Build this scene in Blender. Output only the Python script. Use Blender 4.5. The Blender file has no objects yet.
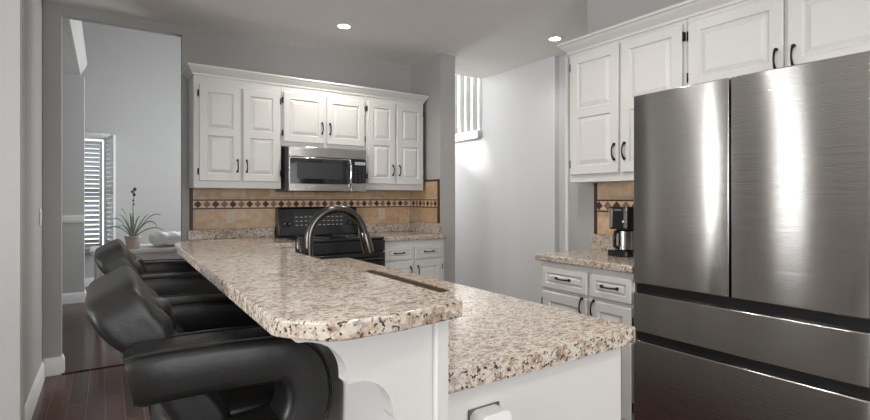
import bpy, bmesh, math, random
from mathutils import Vector, Matrix
random.seed(7)
S = bpy.context.scene
COL = S.collection
PI = math.pi

# ------------------------------------------------------------------ camera, world, exposure
cam_d = bpy.data.cameras.new('camera'); cam = bpy.data.objects.new('camera', cam_d); COL.objects.link(cam)
cam.location = (0, 0, 1.25); cam.rotation_euler = (PI/2, 0, -0.59)
cam_d.sensor_width = 36; cam_d.lens = 492/870*36; cam_d.shift_y = -11/870; cam_d.clip_start = .02
S.camera = cam
S.view_settings.view_transform = 'Standard'; S.view_settings.look = 'None'
S.view_settings.gamma = 1; S.view_settings.use_curve_mapping = False
S.view_settings.exposure = -0.06
W = bpy.data.worlds.new('sky'); S.world = W; W.use_nodes = True
bgn = W.node_tree.nodes['Background']; bgn.inputs[0].default_value = (.86, .93, 1, 1); bgn.inputs[1].default_value = 2.2

def area(name, loc, target, sx, sy, power, col=(1, 1, 1)):
    l = bpy.data.lights.new(name, 'AREA'); l.shape = 'RECTANGLE'; l.size = sx; l.size_y = sy
    l.energy = power; l.color = col
    o = bpy.data.objects.new(name, l); COL.objects.link(o); o.location = loc
    d = Vector(target)-Vector(loc); o.rotation_euler = d.to_track_quat('-Z', 'Y').to_euler()
    return o
# area lamps: daylight at rear and living openings, added fills in dining and foyer
area('daylight_rear_window', (0.6, -2.99, 1.5), (0.6, -1.6, 2.3), 2.4, 1.7, 85, (1, .985, .96))
area('unseen_living_window_light', (-3.98, 2.92, 1.45), (-2.6, 2.92, 1.85), .44, 2.1, 12, (1, .99, .97))  # unseen window, placed and sized for the bright band on the fridge
area('unseen_living_window_light', (-3.98, 4.26, 1.45), (-2.6, 4.26, 1.7), .14, 2.1, 22, (1, .99, .97))  # unseen slit, shaped to give the narrow streak on the fridge
area('unseen_living_window_light', (-3.98, 0.1, 1.45), (-2.6, .1, 2.2), 1.8, 2.0, 170, (1, .99, .97))
area('dining_fill_light', (2.55, 6.6, 1.9), (0, 6.6, 1.9), 1.6, 2.0, 118, (.97, .99, 1))  # added fill for the dining room, no window is built here
area('hall_fill_light', (3.2, 6.5, 2.2), (3.3, 4.0, 1.5), .7, 2.4, 150, (1, 1, 1))  # added area lamp that brightens the hall wall, no opening behind it
area('foyer_fill_light', (6.4, 5.6, 3.0), (4.6, 6.2, 2.5), 1.2, 1.6, 16, (1, .98, .95))  # added area lamp to lift the foyer wall, no opening behind it
sb = bpy.data.lights.new('sunlight_foyer', 'SPOT'); sb.energy = 160; sb.spot_size = math.radians(22); sb.spot_blend = .5; sb.shadow_soft_size = .05; sb.color = (1, .97, .9)
so = bpy.data.objects.new('sunlight_foyer', sb); COL.objects.link(so); so.location = (2.90, 5.5, 2.7)
so.rotation_euler = (Vector((3.6, 4.70, 1.95))-Vector(so.location)).to_track_quat('-Z', 'Y').to_euler()

# ------------------------------------------------------------------ materials
def new_mat(name):
    m = bpy.data.materials.new(name); m.use_nodes = True
    nt = m.node_tree; return m, nt, nt.nodes['Principled BSDF']
def N(nt, t, **kw):
    n = nt.nodes.new(t)
    for k, v in kw.items(): setattr(n, k, v)
    return n
def ramp(nt, stops, interp='LINEAR'):
    r = N(nt, 'ShaderNodeValToRGB'); r.color_ramp.interpolation = interp
    e = r.color_ramp.elements
    while len(e) < len(stops): e.new(.5)
    for i, (p, c) in enumerate(stops):
        e[i].position = p; e[i].color = (*c, 1) if len(c) == 3 else c
    return r
def noise(nt, vec, scale, detail=3, rough=.5):
    n = N(nt, 'ShaderNodeTexNoise'); n.inputs['Scale'].default_value = scale
    n.inputs['Detail'].default_value = detail; n.inputs['Roughness'].default_value = rough
    nt.links.new(vec, n.inputs['Vector']); return n.outputs['Fac']
def mixc(nt, fac, a, b, blend='MIX'):
    m = N(nt, 'ShaderNodeMix', data_type='RGBA', blend_type=blend)
    for sock, v in ((0, fac), (6, a), (7, b)):
        if hasattr(v, 'is_linked'): nt.links.new(v, m.inputs[sock])
        else: m.inputs[sock].default_value = v if sock == 0 else (*v, 1)
    return m.outputs[2]
def bump(nt, b, h, strength=.2, dist=.002):
    n = N(nt, 'ShaderNodeBump'); n.inputs['Strength'].default_value = strength; n.inputs['Distance'].default_value = dist
    nt.links.new(h, n.inputs['Height']); nt.links.new(n.outputs[0], b.inputs['Normal'])
def geo(nt): return N(nt, 'ShaderNodeNewGeometry').outputs['Position']
def objc(nt): return N(nt, 'ShaderNodeTexCoord').outputs['Object']
def scaled(nt, v, s):
    m = N(nt, 'ShaderNodeMapping'); m.inputs['Scale'].default_value = s; nt.links.new(v, m.inputs['Vector']); return m.outputs[0]

def plain(name, col, rough=.5, metal=0, var=.05, vs=6, bs=0, bscale=60, coat=0):
    m, nt, b = new_mat(name)
    v = objc(nt)
    f = noise(nt, v, vs, 4)
    c = mixc(nt, f, tuple(x*(1-var) for x in col), tuple(min(1, x*(1+var)) for x in col))
    nt.links.new(c, b.inputs['Base Color'])
    b.inputs['Roughness'].default_value = rough; b.inputs['Metallic'].default_value = metal
    if coat: b.inputs['Coat Weight'].default_value = coat; b.inputs['Coat Roughness'].default_value = .1
    if bs: bump(nt, b, noise(nt, v, bscale, 3), bs)
    return m
M = {}
M['wall'] = plain('grey_wall_paint', (.385, .38, .372), .75, bs=.08, bscale=140, var=.02)
M['hallwall'] = plain('pale_hall_paint', (.68, .685, .69), .6, bs=.05, bscale=140, var=.02)
M['dinwall'] = plain('grey_dining_paint', (.46, .463, .455), .75, bs=.05, bscale=140, var=.02)
M['ceil'] = plain('ceiling_paint', (.80, .785, .76), .85, bs=.15, bscale=90, var=.03)
M['white'] = plain('white_cabinet_paint', (.60, .592, .58), .32, var=.015, vs=3)
M['trim'] = plain('white_trim_paint', (.74, .74, .735), .4, var=.015)
M['casing'] = plain('pale_grey_trim_paint', (.47, .47, .46), .45, var=.015)
M['bronze'] = plain('dark_bronze', (.025, .022, .02), .35, .8)
M['black'] = plain('black_gloss', (.012, .012, .013), .12, var=.1)
M['blackmatte'] = plain('black_plastic', (.02, .02, .021), .5)
M['chrome'] = plain('chrome', (.75, .75, .75), .12, 1)
M['dark_nickel'] = plain('dark_nickel', (.085, .081, .077), .2, 1)
M['plastic'] = plain('white_plastic', (.74, .74, .73), .35, var=.01)
M['beige'] = plain('beige_plate', (.55, .47, .38), .4, var=.02)
M['fridge_side'] = plain('dark_grey_enamel', (.09, .09, .09), .45)
M['brown_tile'] = plain('dark_brown_tile', (.055, .022, .013), .5, var=.3, vs=30)
M['mid_tile'] = plain('mid_brown_tile', (.26, .13, .075), .5, var=.3, vs=30)
M['cloth'] = plain('white_cloth', (.8, .8, .79), .85, bs=.4, bscale=25)
M['terracotta'] = plain('pale_terracotta', (.5, .4, .36), .6)
M['leaf'] = plain('grey_green_leaf', (.27, .33, .24), .45, var=.35, vs=14)
M['flower'] = plain('white_petal', (.75, .74, .72), .6)
M['stem'] = plain('dark_stem', (.05, .05, .035), .6)
M['soil'] = plain('dark_soil', (.04, .03, .025), .9)
M['bluegrey'] = plain('smoked_glass', (.012, .012, .014), .06, var=.02)
M['clear'] = None
m, nt, b = new_mat('window_glass'); b.inputs['Transmission Weight'].default_value = 1; b.inputs['Roughness'].default_value = 0; b.inputs['IOR'].default_value = 1.05
M['clear'] = m
m, nt, b = new_mat('ceiling_lamp_glow'); b.inputs['Emission Color'].default_value = (1, .95, .87, 1); b.inputs['Emission Strength'].default_value = 14
M['glow'] = m
m, nt, b = new_mat('display_digits'); b.inputs['Emission Color'].default_value = (.7, .8, .8, 1); b.inputs['Emission Strength'].default_value = .35; b.inputs['Base Color'].default_value = (.1, .1, .1, 1)
M['digits'] = m

# black leather
m, nt, b = new_mat('black_leather'); v = objc(nt)
nt.links.new(mixc(nt, noise(nt, v, 8, 4), (.006, .006, .006), (.013, .0128, .0125)), b.inputs['Base Color'])
b.inputs['Roughness'].default_value = .40; b.inputs['Specular IOR Level'].default_value = .42
h1 = noise(nt, v, 260, 2); h2 = noise(nt, v, 14, 3)
ad = N(nt, 'ShaderNodeMath', operation='MULTIPLY_ADD'); nt.links.new(h2, ad.inputs[0]); ad.inputs[1].default_value = 10; nt.links.new(h1, ad.inputs[2])
bump(nt, b, ad.outputs[0], .13, .0015); M['leather'] = m

# speckled granite
m, nt, b = new_mat('speckled_granite'); v = geo(nt)
w = N(nt, 'ShaderNodeMapping'); w.inputs['Rotation'].default_value = (.2, .1, .5); w.inputs['Scale'].default_value = (1, 1.7, 1.2); nt.links.new(v, w.inputs['Vector']); wv = w.outputs[0]
base = ramp(nt, [(.34, (.27, .18, .125)), (.45, (.48, .39, .315)), (.55, (.61, .55, .48)), (.68, (.37, .325, .285))])
nt.links.new(noise(nt, wv, 30, 5, .6), base.inputs[0])
r2 = ramp(nt, [(.52, (0, 0, 0)), (.60, (1, 1, 1))]); nt.links.new(noise(nt, wv, 62, 4, .6), r2.inputs[0])
mm = N(nt, 'ShaderNodeMath', operation='MULTIPLY'); nt.links.new(r2.outputs[0], mm.inputs[0]); mm.inputs[1].default_value = .6
c1 = mixc(nt, mm.outputs[0], base.outputs[0], (.24, .175, .135))
r3 = ramp(nt, [(.56, (0, 0, 0)), (.605, (1, 1, 1))]); nt.links.new(noise(nt, wv, 105, 3, .55), r3.inputs[0])
c2 = mixc(nt, r3.outputs[0], c1, (.055, .045, .042))
r4 = ramp(nt, [(.635, (0, 0, 0)), (.68, (1, 1, 1))]); nt.links.new(noise(nt, scaled(nt, wv, (1.3, 1.3, 1.3)), 120, 2), r4.inputs[0])
c3 = mixc(nt, r4.outputs[0], c2, (.66, .63, .59))
nt.links.new(c3, b.inputs['Base Color']); b.inputs['Roughness'].default_value = .13
M['granite'] = m

# brushed stainless steel
def steel(name, col, rough):
    m, nt, b = new_mat(name); v = objc(nt)
    f = noise(nt, scaled(nt, v, (3, 3, 260)), 3, 3)
    nt.links.new(mixc(nt, f, tuple(x*.93 for x in col), tuple(x*1.05 for x in col)), b.inputs['Base Color'])
    b.inputs['Metallic'].default_value = 1; b.inputs['Roughness'].default_value = rough
    b.inputs['Anisotropic'].default_value = 1.0; b.inputs['Anisotropic Rotation'].default_value = .25
    t = N(nt, 'ShaderNodeTangent'); t.direction_type = 'RADIAL'; t.axis = 'Z'; nt.links.new(t.outputs[0], b.inputs['Tangent'])
    g = noise(nt, scaled(nt, v, (1.2, 1.2, 420)), 1, 2); bump(nt, b, g, .4, .0012)
    return m
M['steel'] = steel('brushed_stainless_steel', (.44, .43, .42), .17)
M['steel_light'] = steel('light_stainless_steel', (.62, .61, .60), .25)

# tile field
m, nt, b = new_mat('tan_stone_tile'); v = geo(nt)
sx = N(nt, 'ShaderNodeSeparateXYZ'); nt.links.new(v, sx.inputs[0])
a = N(nt, 'ShaderNodeMath', operation='ADD'); nt.links.new(sx.outputs[0], a.inputs[0]); nt.links.new(sx.outputs[1], a.inputs[1])
cb = N(nt, 'ShaderNodeCombineXYZ'); nt.links.new(a.outputs[0], cb.inputs[0])
az = N(nt, 'ShaderNodeMath', operation='ADD'); nt.links.new(sx.outputs[2], az.inputs[0]); az.inputs[1].default_value = .032; nt.links.new(az.outputs[0], cb.inputs[1])
bt = N(nt, 'ShaderNodeTexBrick'); nt.links.new(cb.outputs[0], bt.inputs['Vector']); bt.offset = .5
bt.inputs['Scale'].default_value = 1; bt.inputs['Brick Width'].default_value = .2; bt.inputs['Row Height'].default_value = .1
bt.inputs['Mortar Size'].default_value = .002; bt.inputs['Color1'].default_value = (.52, .345, .21, 1); bt.inputs['Color2'].default_value = (.62, .455, .315, 1)
bt.inputs['Mortar'].default_value = (.44, .36, .28, 1)
n1 = ramp(nt, [(.35, (.80, .78, .74)), (.7, (1, 1, 1))]); nt.links.new(noise(nt, v, 22, 4), n1.inputs[0])
nt.links.new(mixc(nt, 1.0, bt.outputs['Color'], n1.outputs[0], 'MULTIPLY'), b.inputs['Base Color']); b.inputs['Roughness'].default_value = .38
bump(nt, b, bt.outputs['Fac'], -.3, .002); M['tile'] = m
M['band'] = plain('tan_band_tile', (.64, .49, .34), .45, var=.12, vs=25)

# hardwood
m, nt, b = new_mat('dark_cherry_planks'); v = geo(nt)
rot = N(nt, 'ShaderNodeMapping'); rot.inputs['Rotation'].default_value = (0, 0, PI/2); nt.links.new(v, rot.inputs['Vector'])
bt = N(nt, 'ShaderNodeTexBrick'); nt.links.new(rot.outputs[0], bt.inputs['Vector']); bt.offset = .37
bt.inputs['Scale'].default_value = 1; bt.inputs['Brick Width'].default_value = 1.1; bt.inputs['Row Height'].default_value = .095
bt.inputs['Mortar Size'].default_value = .0022; bt.inputs['Color1'].default_value = (.036, .012, .009, 1); bt.inputs['Color2'].default_value = (.07, .026, .019, 1); bt.inputs['Mortar'].default_value = (.12, .08, .065, 1)
gr = noise(nt, scaled(nt, v, (60, 3, 1)), 1, 4)
gr2 = ramp(nt, [(.3, (.7, .7, .7)), (.7, (1.2, 1.15, 1.1))]); nt.links.new(gr, gr2.inputs[0])
nt.links.new(mixc(nt, 1.0, bt.outputs['Color'], gr2.outputs[0], 'MULTIPLY'), b.inputs['Base Color'])
b.inputs['Roughness'].default_value = .2; b.inputs['Specular IOR Level'].default_value = .32; bump(nt, b, bt.outputs['Fac'], -.15, .001); M['floor'] = m

# ------------------------------------------------------------------ mesh helpers
class MB:
    def __init__(s): s.bm = bmesh.new(); s.mi = 0
    def _tag(s, faces):
        for f in faces: f.material_index = s.mi
    def box(s, x0, x1, y0, y1, z0, z1):
        vs = [s.bm.verts.new((x, y, z)) for x in (x0, x1) for y in (y0, y1) for z in (z0, z1)]
        F = [(0, 1, 3, 2), (4, 6, 7, 5), (0, 4, 5, 1), (2, 3, 7, 6), (0, 2, 6, 4), (1, 5, 7, 3)]
        s._tag([s.bm.faces.new([vs[i] for i in f]) for f in F]); return s
    def prism(s, pts, axis, a0, a1):
        """extrude a 2D outline along an axis: 'z' (x,y), 'y' (x,z), 'x' (y,z)"""
        def P(p, a): return {'z': (p[0], p[1], a), 'y': (p[0], a, p[1]), 'x': (a, p[0], p[1])}[axis]
        A = [s.bm.verts.new(P(p, a0)) for p in pts]; B = [s.bm.verts.new(P(p, a1)) for p in pts]; n = len(pts)
        fs = [s.bm.faces.new(A), s.bm.faces.new(B[::-1])]
        for i in range(n): fs.append(s.bm.faces.new((A[i], B[i], B[(i+1) % n], A[(i+1) % n])))
        s._tag(fs); return s
    def slab(s, outer, holes, z0, z1):
        loops = [outer]+holes; ed = []
        for L in loops:
            vs = [s.bm.verts.new((x, y, z0)) for x, y in L]
            ed += [s.bm.edges.new((vs[i], vs[(i+1) % len(vs)])) for i in range(len(vs))]
        r = bmesh.ops.triangle_fill(s.bm, edges=ed, use_beauty=True)
        fs = [g for g in r['geom'] if isinstance(g, bmesh.types.BMFace)]
        e = bmesh.ops.extrude_face_region(s.bm, geom=fs)
        for g in e['geom']:
            if isinstance(g, bmesh.types.BMVert): g.co.z = z1
        return s
    def lathe(s, prof, c=(0, 0, 0), n=28, axis='z'):
        rings = []
        for r, z in prof:
            ring = []
            for k in range(n):
                a = 2*PI*k/n; p = (r*math.cos(a), r*math.sin(a), z)
                if axis == 'y': p = (p[0], p[2], p[1])
                if axis == 'x': p = (p[2], p[0], p[1])
                ring.append(s.bm.verts.new((c[0]+p[0], c[1]+p[1], c[2]+p[2])))
            rings.append(ring)
        fs = []
        for A, B in zip(rings, rings[1:]):
            for k in range(n): fs.append(s.bm.faces.new((A[k], A[(k+1) % n], B[(k+1) % n], B[k])))
        fs += [s.bm.faces.new(rings[0][::-1]), s.bm.faces.new(rings[-1])]
        s._tag(fs); return s
    def tube(s, pts, rad, n=10, closed=False, sec=None, up=None):
        """sweep a circle (or section sec[(u,v)], u sideways v along 'up' normal) along points"""
        P = [Vector(p) for p in pts]; m = len(P)
        rads = rad if isinstance(rad, (list, tuple)) else [rad]*m
        rings = []; prevn = None
        for i in range(m):
            if closed: t = P[(i+1) % m]-P[i-1]
            else: t = P[min(i+1, m-1)]-P[max(i-1, 0)]
            t.normalize()
            if up is not None: side = Vector(up).normalized()
            else:
                ref = prevn if prevn is not None else (Vector((0, 0, 1)) if abs(t.z) < .9 else Vector((1, 0, 0)))
                side = (ref-t*ref.dot(t)).normalized(); prevn = side
            nn = t.cross(side).normalized()
            if sec: ring = [s.bm.verts.new(P[i]+side*u*rads[i]+nn*v*rads[i]) for u, v in sec]
            else: ring = [s.bm.verts.new(P[i]+(side*math.cos(2*PI*k/n)+nn*math.sin(2*PI*k/n))*rads[i]) for k in range(n)]
            rings.append(ring)
        k = len(rings[0]); fs = []
        pr = list(zip(rings, rings[1:])) + ([(rings[-1], rings[0])] if closed else [])
        for A, B in pr:
            for j in range(k): fs.append(s.bm.faces.new((A[j], A[(j+1) % k], B[(j+1) % k], B[j])))
        if not closed: fs += [s.bm.faces.new(rings[0][::-1]), s.bm.faces.new(rings[-1])]
        s._tag(fs); return s
    def cushion(s, cx, cy, cz, w, d, h, e=.35, n=20, fn=None, mat=None):
        """rounded box (superellipsoid) w x d x h; fn(unit pos)->offset; mat: Matrix"""
        faces = []; cache = {}
        def vert(p):
            k = tuple(round(q, 5) for q in p)
            if k in cache: return cache[k]
            q = Vector(p); pw = 2/e
            L = (abs(q.x)**pw+abs(q.y)**pw+abs(q.z)**pw)**(1/pw); q = q/L
            co = Vector((q.x*w/2, q.y*d/2, q.z*h/2))
            if fn: co += fn(q)
            if mat is not None: co = mat @ co
            v = s.bm.verts.new(co+Vector((cx, cy, cz))); cache[k] = v; return v
        g = [-1+2*i/n for i in range(n+1)]
        for ax in range(3):
            for sg in (-1, 1):
                for i in range(n):
                    for j in range(n):
                        q = []
                        for a, b2 in ((g[i], g[j]), (g[i+1], g[j]), (g[i+1], g[j+1]), (g[i], g[j+1])):
                            p = [a, b2]; p.insert(ax, sg); q.append(vert(p))
                        if len(set(q)) == 4:
                            faces.append(s.bm.faces.new(q if sg > 0 else q[::-1]))
        s._tag(faces); return s
    def build(s, name, mats, parent=None, loc=(0, 0, 0), rot=(0, 0, 0), bevel=0, smooth=False, seg=2, angle=40):
        bmesh.ops.recalc_face_normals(s.bm, faces=s.bm.faces)
        me = bpy.data.meshes.new(name); s.bm.to_mesh(me); s.bm.free()
        o = bpy.data.objects.new(name, me); COL.objects.link(o)
        for mm_ in (mats if isinstance(mats, list) else [mats]): me.materials.append(mm_)
        o.location = loc; o.rotation_euler = rot
        if parent is not None: o.parent = parent
        if bevel:
            md = o.modifiers.new('bevel', 'BEVEL'); md.width = bevel; md.segments = seg; md.limit_method = 'ANGLE'; md.angle_limit = math.radians(35)
        if smooth or bevel:
            for p in me.polygons: p.use_smooth = True
            me.set_sharp_from_angle(angle=math.radians(angle))
        return o

def tag(o, label, cat, group=None):
    o['label'] = label; o['category'] = cat
    if group: o['group'] = group
    return o
def thing(name, label, cat, loc=(0, 0, 0), rz=0, group=None):
    o = bpy.data.objects.new(name, None); COL.objects.link(o); o.location = loc; o.rotation_euler = (0, 0, rz)
    o.empty_display_size = .05
    return tag(o, label, cat, group)
def struct(o): o['kind'] = 'structure'; return o
def copy_tree(o, parent=None):
    c = o.copy(); COL.objects.link(c); c.parent = parent
    for ch in list(o.children): copy_tree(ch, c)
    return c
def sbox(name, mat, *a, bevel=0):
    return struct(MB().box(*a).build(name, mat, bevel=bevel))
def arc(cx, cy, r, a0, a1, n=8):
    return [(cx+r*math.cos(math.radians(a0+(a1-a0)*i/n)), cy+r*math.sin(math.radians(a0+(a1-a0)*i/n))) for i in range(n+1)]
def rrect(x0, x1, y0, y1, r, n=5):
    return arc(x1-r, y0+r, r, -90, 0, n)+arc(x1-r, y1-r, r, 0, 90, n)+arc(x0+r, y1-r, r, 90, 180, n)+arc(x0+r, y0+r, r, 180, 270, n)
def sweep_profile(mb, prof, path, side=1):
    """mitred sweep of (out, z) along an xy polyline; out goes to the right of travel"""
    P = [Vector(p) for p in path]; m = len(P); rings = []
    for i in range(m):
        d0 = (P[i]-P[i-1]).normalized() if i else None
        d1 = (P[i+1]-P[i]).normalized() if i < m-1 else None
        n0 = Vector((d0.y, -d0.x)) if d0 else None; n1 = Vector((d1.y, -d1.x)) if d1 else None
        if n0 and n1: nn = (n0+n1).normalized(); nn = nn/max(.2, nn.dot(n0))
        else: nn = n0 or n1
        rings.append([mb.bm.verts.new((P[i].x+nn.x*o*side, P[i].y+nn.y*o*side, z)) for o, z in prof])
    k = len(prof); fs = []
    for A, B in zip(rings, rings[1:]):
        for j in range(k): fs.append(mb.bm.faces.new((A[j], A[(j+1) % k], B[(j+1) % k], B[j])))
    fs += [mb.bm.faces.new(rings[0]), mb.bm.faces.new(rings[-1][::-1])]
    mb._tag(fs); return mb

# ------------------------------------------------------------------ setting
ZC = 2.634; BY = 4.41; LX = -.366; RX = 2.705
sbox('floor', M['floor'], -4.2, 6.6, -3.2, 8.9, -.1, 0)
sbox('ceiling', M['ceil'], -4.2, 4.0, -3.2, BY, ZC, ZC+.12)
sbox('ceiling_dining', M['ceil'], -2.6, 2.7, BY+.07, 8.9, 5.2, 5.3)
sbox('ceiling_foyer', M['ceil'], 2.6, 6.6, BY, 6.8, 4.6, 4.7)
# back wall and the dining opening
mb = MB(); mb.box(.51, 2.649, BY, BY+.07, 0, 5.25); struct(mb.build('wall_back', M['wall']))
mb = MB(); mb.box(-4.2, -.262, BY, BY+.07, 0, 5.25); mb.box(LX-.12, LX, 3.30, BY, 0, ZC); struct(mb.build('wall_left', M['wall']))
sbox('wall_header', M['wall'], -.262, .51, BY, BY+.07, 2.567, 5.25)
mb = MB(); mb.box(LX-.14, LX+.014, 3.19, 3.30, 0, ZC); mb.box(LX, LX+.019, 3.20, 3.215, 0, ZC); mb.box(LX, LX+.019, 3.275, 3.29, 0, ZC)
struct(mb.build('trim_1', M['casing'], bevel=.003))
bprof = [(0, 0), (.016, 0), (.016, .095), (.011, .11), (.006, .125), (0, .125)]
mb = MB(); sweep_profile(mb, bprof, [(LX, 3.302), (LX, BY), (-.262, BY), (-.262, BY+.07)])
struct(mb.build('baseboard_left', M['trim'], smooth=True, angle=30))
sbox('trim_2', M['floor'], -.262, .51, BY-.02, BY+.05, 0, .008, bevel=.003)
# stub wall
mb = MB(); mb.box(2.649, 2.822, 3.863, 6.8, 0, ZC-.001); mb.box(2.649, 2.822, BY, 6.8, ZC-.001, 4.6); struct(mb.build('wall_stub', M['wall']))
mb = MB(); sweep_profile(mb, bprof, [(2.822, 6.5), (2.822, 3.863), (2.649, 3.863)], side=-1); struct(mb.build('baseboard_stub', M['trim'], smooth=True, angle=30))
# right kitchen wall
mb = MB(); mb.box(RX, RX+.12, -3.2, 2.19, 0, ZC); mb.box(RX, RX+.12, 2.19, 2.36, 0, 2.24); struct(mb.build('wall_right', M['wall']))
mb = MB(); mb.box(RX-.012, RX+.13, 2.35, 2.372, 0, 2.245); struct(mb.build('trim_3', M['trim'], bevel=.003))
# hall
mb = MB(); mb.box(3.6, 3.72, 3.3, BY-.02, 0, ZC); mb.box(3.6, 3.72, BY-.02, 6.6, 0, 1.95); mb.box(3.66, 3.78, -3.2, 3.3, 0, ZC); struct(mb.build('wall_hall', M['hallwall']))
mb = MB(); sweep_profile(mb, bprof, [(3.6, 3.3), (3.6, 6.6)], side=-1); struct(mb.build('baseboard_hall', M['trim'], smooth=True, angle=30))
# foyer beyond the hall
mb = MB()
wx0, wx1, wz0, wz1 = 4.80, 5.42, 2.42, 3.9
mb.box(2.82, wx0, 6.6, 6.72, 0, 4.6); mb.box(wx1, 6.6, 6.6, 6.72, 0, 4.6); mb.box(wx0, wx1, 6.6, 6.72, 0, wz0); mb.box(wx0, wx1, 6.6, 6.72, wz1, 4.6)
struct(mb.build('wall_foyer', M['hallwall']))
sbox('wall_foyer_right', M['hallwall'], 6.5, 6.6, BY-.02, 6.72, 0, 4.6)
sbox('wall_foyer_front', M['hallwall'], 3.72, 6.6, BY-.14, BY-.02, 0, 4.6)
sbox('wall_hall_header', M['hallwall'], 2.649, 4.0, BY-.01, BY+.05, ZC+.12, 4.6)
t = thing('stair_railing', 'white balusters on a ledge at the end of the pale hall wall', 'railing', (3.66, 0, 1.951))
MB().box(-.085, .085, BY+.04, 6.5, 0, .10).build('ledge', M['trim'], t, bevel=.006)
bz = [MB().box(-.02, .02, -.021, .021, .10, 1.15).build('baluster', M['trim'], t, (0, BY+.11, 0), bevel=.003)]
for k in range(1, 16):
    o = bz[0].copy(); COL.objects.link(o); o.parent = t; o.location = (0, BY+.11+.128*k, 0)
MB().box(-.03, .03, BY+.04, 6.5, 1.15, 1.2).build('handrail', M['trim'], t, bevel=.006)
w = struct(MB().box(wx0-.06, wx1+.06, 6.52, 6.60, wz0-.22, wz0).build('window_1', M['trim'], bevel=.01))
mb = MB()
for k in range(5):
    xx = wx0+(wx1-wx0)*k/4; mb.box(xx-.035, xx+.035, 6.56, 6.63, wz0, wz1)
mb.box(wx0, wx1, 6.57, 6.63, wz1-.06, wz1)
mb.build('window_frame', M['trim'], w, bevel=.004)
MB().box(wx0, wx1, 6.64, 6.645, wz0, wz1).build('pane', M['clear'], w)
# living room shell (out of frame, closes the space and carries the windows)
def wall_hole(mb, axis, a, b, lo, hi, holes, z1=ZC):
    cur = lo
    def B(p, q, z0, z2):
        if axis == 'x': mb.box(a, b, p, q, z0, z2)
        else: mb.box(p, q, a, b, z0, z2)
    for h0, h1, z0, z2 in sorted(holes):
        B(cur, h0, 0, z1); B(h0, h1, 0, z0); B(h0, h1, z2, z1); cur = h1
    B(cur, hi, 0, z1)
mb = MB(); wall_hole(mb, 'x', -4.12, -4.0, -3.2, BY, [(-.8, 1.0, .45, 2.45), (2.7, 3.14, .4, 2.5), (4.19, 4.33, .4, 2.5)]); struct(mb.build('wall_living', M['wall']))
mb = MB(); wall_hole(mb, 'y', -3.12, -3.0, -4.2, 2.9, [(-.6, 1.8, .65, 2.35)]); struct(mb.build('wall_rear', M['wall']))
def wframe(name, axis, p, a0, a1, z0, z1):
    mb = MB()
    for u0, u1, v0, v1 in ((a0-.07, a0, z0-.07, z1+.07), (a1, a1+.07, z0-.07, z1+.07), (a0, a1, z0-.07, z0), (a0, a1, z1, z1+.07)):
        if axis == 'x': mb.box(p, p+.03, u0, u1, v0, v1)
        else: mb.box(u0, u1, p, p+.03, v0, v1)
    struct(mb.build(name, M['trim']))
wframe('window_2', 'x', -4.0, -.8, 1.0, .45, 2.45); wframe('window_fridge_band', 'x', -4.0, 2.7, 3.14, .4, 2.5); wframe('window_fridge_streak', 'x', -4.0, 4.19, 4.33, .4, 2.5); wframe('window_4', 'y', -3.0, -.6, 1.8, .65, 2.35)  # two narrow living openings are added for the fridge reflections

# dining room
DY = 8.6
mb = MB(); wall_hole(mb, 'y', DY, DY+.12, -2.6, 2.7, [(-1.3, -.02, .55, 2.12)], 5.2); struct(mb.build('wall_dining_far', M['dinwall']))
sbox('wall_dining_right', M['dinwall'], 2.6, 2.649, BY+.07, DY, 0, 5.2)
sbox('wall_dining_left', M['dinwall'], -2.7, -2.6, BY+.07, DY, 0, 5.2)
mb = MB(); mb.box(-1.6, -.215, 7.32, 7.5, 0, 2.74); struct(mb.build('wall_column', M['dinwall']))
mb = MB(); mb.box(-2.6, -.265, BY+.07, 7.5, 2.74, 5.2); struct(mb.build('wall_soffit', M['dinwall']))
mb = MB(); sweep_profile(mb, [(0, 2.74), (.016, 2.74), (.024, 2.77), (.036, 2.79), (.06, 2.83), (.068, 2.86), (.08, 2.875), (.08, 2.90), (0, 2.90)], [(-.265, BY+.08), (-.265, 7.32)], side=1)
struct(mb.build('trim_4', M['casing'], smooth=True, angle=30))
mb = MB(); mb.box(-1.6, -.21, 7.295, 7.32, .985, 1.05); mb.box(-1.6, -.21, 7.305, 7.32, .965, .985); struct(mb.build('trim_5', M['trim'], bevel=.004))
mb = MB(); sweep_profile(mb, bprof, [(-1.6, 7.32), (-.215, 7.32), (-.215, 7.5)]); struct(mb.build('baseboard_column', M['trim'], smooth=True, angle=30))
mb = MB(); sweep_profile(mb, bprof, [(-2.6, DY), (2.6, DY)]); struct(mb.build('baseboard_dining', M['trim'], smooth=True, angle=30))
wd = struct(MB().box(-1.38, .02, DY-.06, DY, .48, .55).build('window_5', M['trim'], bevel=.004))
mb = MB(); mb.box(-1.38, -1.3, DY-.02, DY, .55, 2.2); mb.box(-.02, .05, DY-.02, DY, .55, 2.2); mb.box(-1.3, -.02, DY-.02, DY, 2.12, 2.2); mb.build('window_frame', M['trim'], wd, bevel=.003)
MB().box(-1.3, -.02, DY+.06, DY+.065, .55, 2.12).build('pane', M['clear'], wd)
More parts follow.
